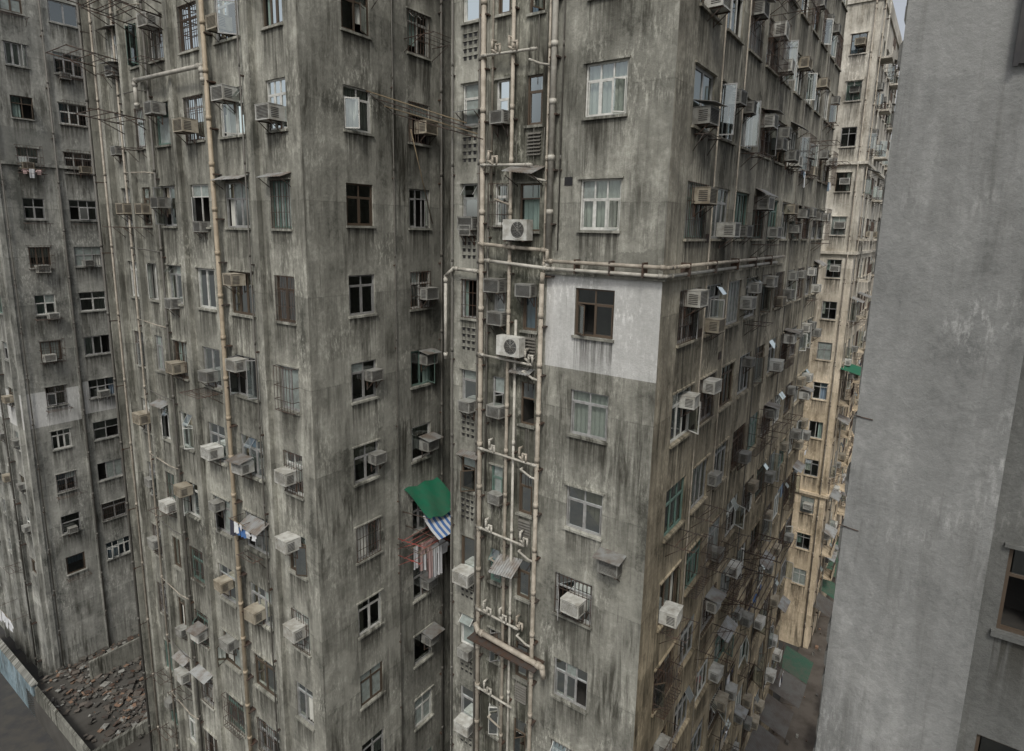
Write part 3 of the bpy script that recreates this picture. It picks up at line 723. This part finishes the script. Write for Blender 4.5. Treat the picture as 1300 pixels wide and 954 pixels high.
# ================================================================== GROUND
g=MB('ground'); g.poly([(-400,-400,0),(400,-400,0),(400,400,0),(-400,400,0)],'asphalt'); g.build()
pv=MB('pavement')
RR.box(pv,-10,70,0,.13,.02,2.6,'pave'); RR.box(pv,-10,70,0,.13,8.6,11,'pave')
pv.build()
pm=MB('road_marking')
for i in range(14): 
    pm.poly([RR.P(-8+i*5,.008,5.4),RR.P(-5.5+i*5,.008,5.4),RR.P(-5.5+i*5,.008,5.55),RR.P(-8+i*5,.008,5.55)],'paint')
pm.build()
yd=MB('podium'); AR.box(yd,-1.6,30,0.01,1.5,.05,15.0,'roof')
AR.box(yd,1.0,5.2,1.5,2.9,2.6,2.75,'conS'); AR.box(yd,5.2,5.35,1.5,2.9,.1,2.75,'conS'); AR.box(yd,-1.6,9,1.5,2.3,9.5,9.7,'conS'); AR.box(yd,-1.6,-1.45,1.5,2.4,1.8,9.5,'conS'); yd.build()
pb=MB('parapet_wall'); AL.box(pb,-1.3,9,0,2.2,1.35,1.6,'pblue'); AL.box(pb,-1.35,9,2.2,2.27,1.3,1.65,'conA'); pb.build()
R=random.Random(3); rb=MB('rubbish_pile')
for i in range(1500):
    cx,cy=R.choice([(1.2,1.0),(3.2,1.6),(6.5,.9),(4.6,3.6),(0.6,3.6),(1.5,8.2),(2,6),(5.5,7.2)]); u=max(-1.3,R.gauss(cx,1.0)); d=max(.15,R.gauss(cy,.8)); s=R.uniform(.03,.2)
    a=R.uniform(0,3); p=AR.P(u,1.5+s*.25+R.uniform(0,.15),d); ax=Vector((math.cos(a),math.sin(a),0))*s; ay=Vector((-math.sin(a),math.cos(a),0))*s*R.uniform(.2,1); h=Vector((0,0,s*R.uniform(.1,.5)))
    t=Vector((0,0,R.uniform(-.06,.06)))
    c=[p-ax-ay,p+ax-ay+t,p+ax+ay+t,p-ax+ay]; rb.hexa(c+[q+h for q in c],R.choice(['pave','rub1','roof','steel','pave','acg','roof','piped','corrd']))
rb.build()
R=random.Random(8)
for i in range(8):
    m=R.choice(['corrd','greend','corrd','rub1','corrd'])
    canopy(RR,6+2.6*i,3.6+R.uniform(-.2,.3),2.3,R.uniform(1.2,2.0),.5,m,'shop_awning')
    if i<6: canopy(DR,1.3+2.5*i,3.6+R.uniform(-.2,.3),2.2,R.uniform(1.2,1.9),.5,R.choice(['corrd','greend','clr']),'shop_awning')
for i in range(5):
    e=empty('market_stall'); u=13+3.6*i; b=MB('frame',e)
    for du in (0,1.8):
        for dd in (3.0,4.4): b.cyl(RR.P(u+du,0,dd),RR.P(u+du,2.3,dd),.03,'steel',6)
    RR.box(b,u,u+1.8,.75,.82,3.0,4.4,'rub1'); b.build(); b=MB('cover',e)
    for j in range(6):
        q=lambda s,t:RR.P(u-.2+2.2*s,2.3+.3*math.sin(math.pi*t),2.8+1.8*t)
        for k2 in range(4): b.poly([q(j/6,k2/4),q((j+1)/6,k2/4),q((j+1)/6,(k2+1)/4),q(j/6,(k2+1)/4)],['greend','corrd','clr','rub1','corrd'][i])
    b.build()
rb=MB('street_litter')
for i in range(300):
    u=R.uniform(8,44); d=R.uniform(.3,10); s=R.uniform(.05,.3); p=RR.P(u,.14 if (d<2.6 or d>8.6) else .01,d)
    c=[p,p+Rd*s,p+Rd*s+Ld*s*.7,p+Ld*s*.7]; h=Vector((0,0,R.uniform(.03,.3))); rb.hexa(c+[q+h for q in c],R.choice(['pave','rub1','acg','steel','piped','corrd']))
rb.build()

# ================================================================== LIGHT
w=bpy.data.worlds.new("World"); S.world=w; w.use_nodes=True; nt=w.node_tree
bg=nt.nodes['Background']; sky=nt.nodes.new('ShaderNodeTexSky'); sky.sky_type='NISHITA'; sky.sun_disc=False
EL=math.radians(52); AZ=math.radians(-172)
sky.sun_elevation=EL; sky.sun_rotation=AZ; sky.air_density=1.0; sky.dust_density=4.0; sky.ozone_density=1.0
hs=nt.nodes.new('ShaderNodeHueSaturation'); hs.inputs['Saturation'].default_value=.30
nt.links.new(sky.outputs[0],hs.inputs['Color']); nt.links.new(hs.outputs[0],bg.inputs[0]); bg.inputs[1].default_value=.145
sd=Vector((math.sin(AZ)*math.cos(EL),math.cos(AZ)*math.cos(EL),math.sin(EL)))
l=bpy.data.lights.new('sun','SUN'); l.energy=1.5; l.angle=math.radians(10); l.color=(1,.965,.89)
lo=bpy.data.objects.new('sun',l); S.collection.objects.link(lo); lo.rotation_euler=sd.to_track_quat('Z','Y').to_euler()
S.view_settings.view_transform='Standard'; S.view_settings.look='None'; S.view_settings.exposure=0
# ================================================================== CAMERA
th=math.radians(10.2); F_=Vector((0,math.cos(th),-math.sin(th))); D_=Vector((0,-math.sin(th),-math.cos(th))); X_=Vector((1,0,0)); ro=.0192
right=(X_*math.cos(ro)-D_*math.sin(ro)); up=-(X_*math.sin(ro)+D_*math.cos(ro))
cam=bpy.data.cameras.new('camera'); co=bpy.data.objects.new('camera',cam); S.collection.objects.link(co)
co.matrix_world=Matrix.Translation((0,0,CAMZ))@Matrix((right,up,-F_)).transposed().to_4x4()
cam.sensor_width=36; cam.lens=770/1300*36; cam.shift_y=-45/1300; cam.clip_end=2000; cam.clip_start=.05
S.camera=co
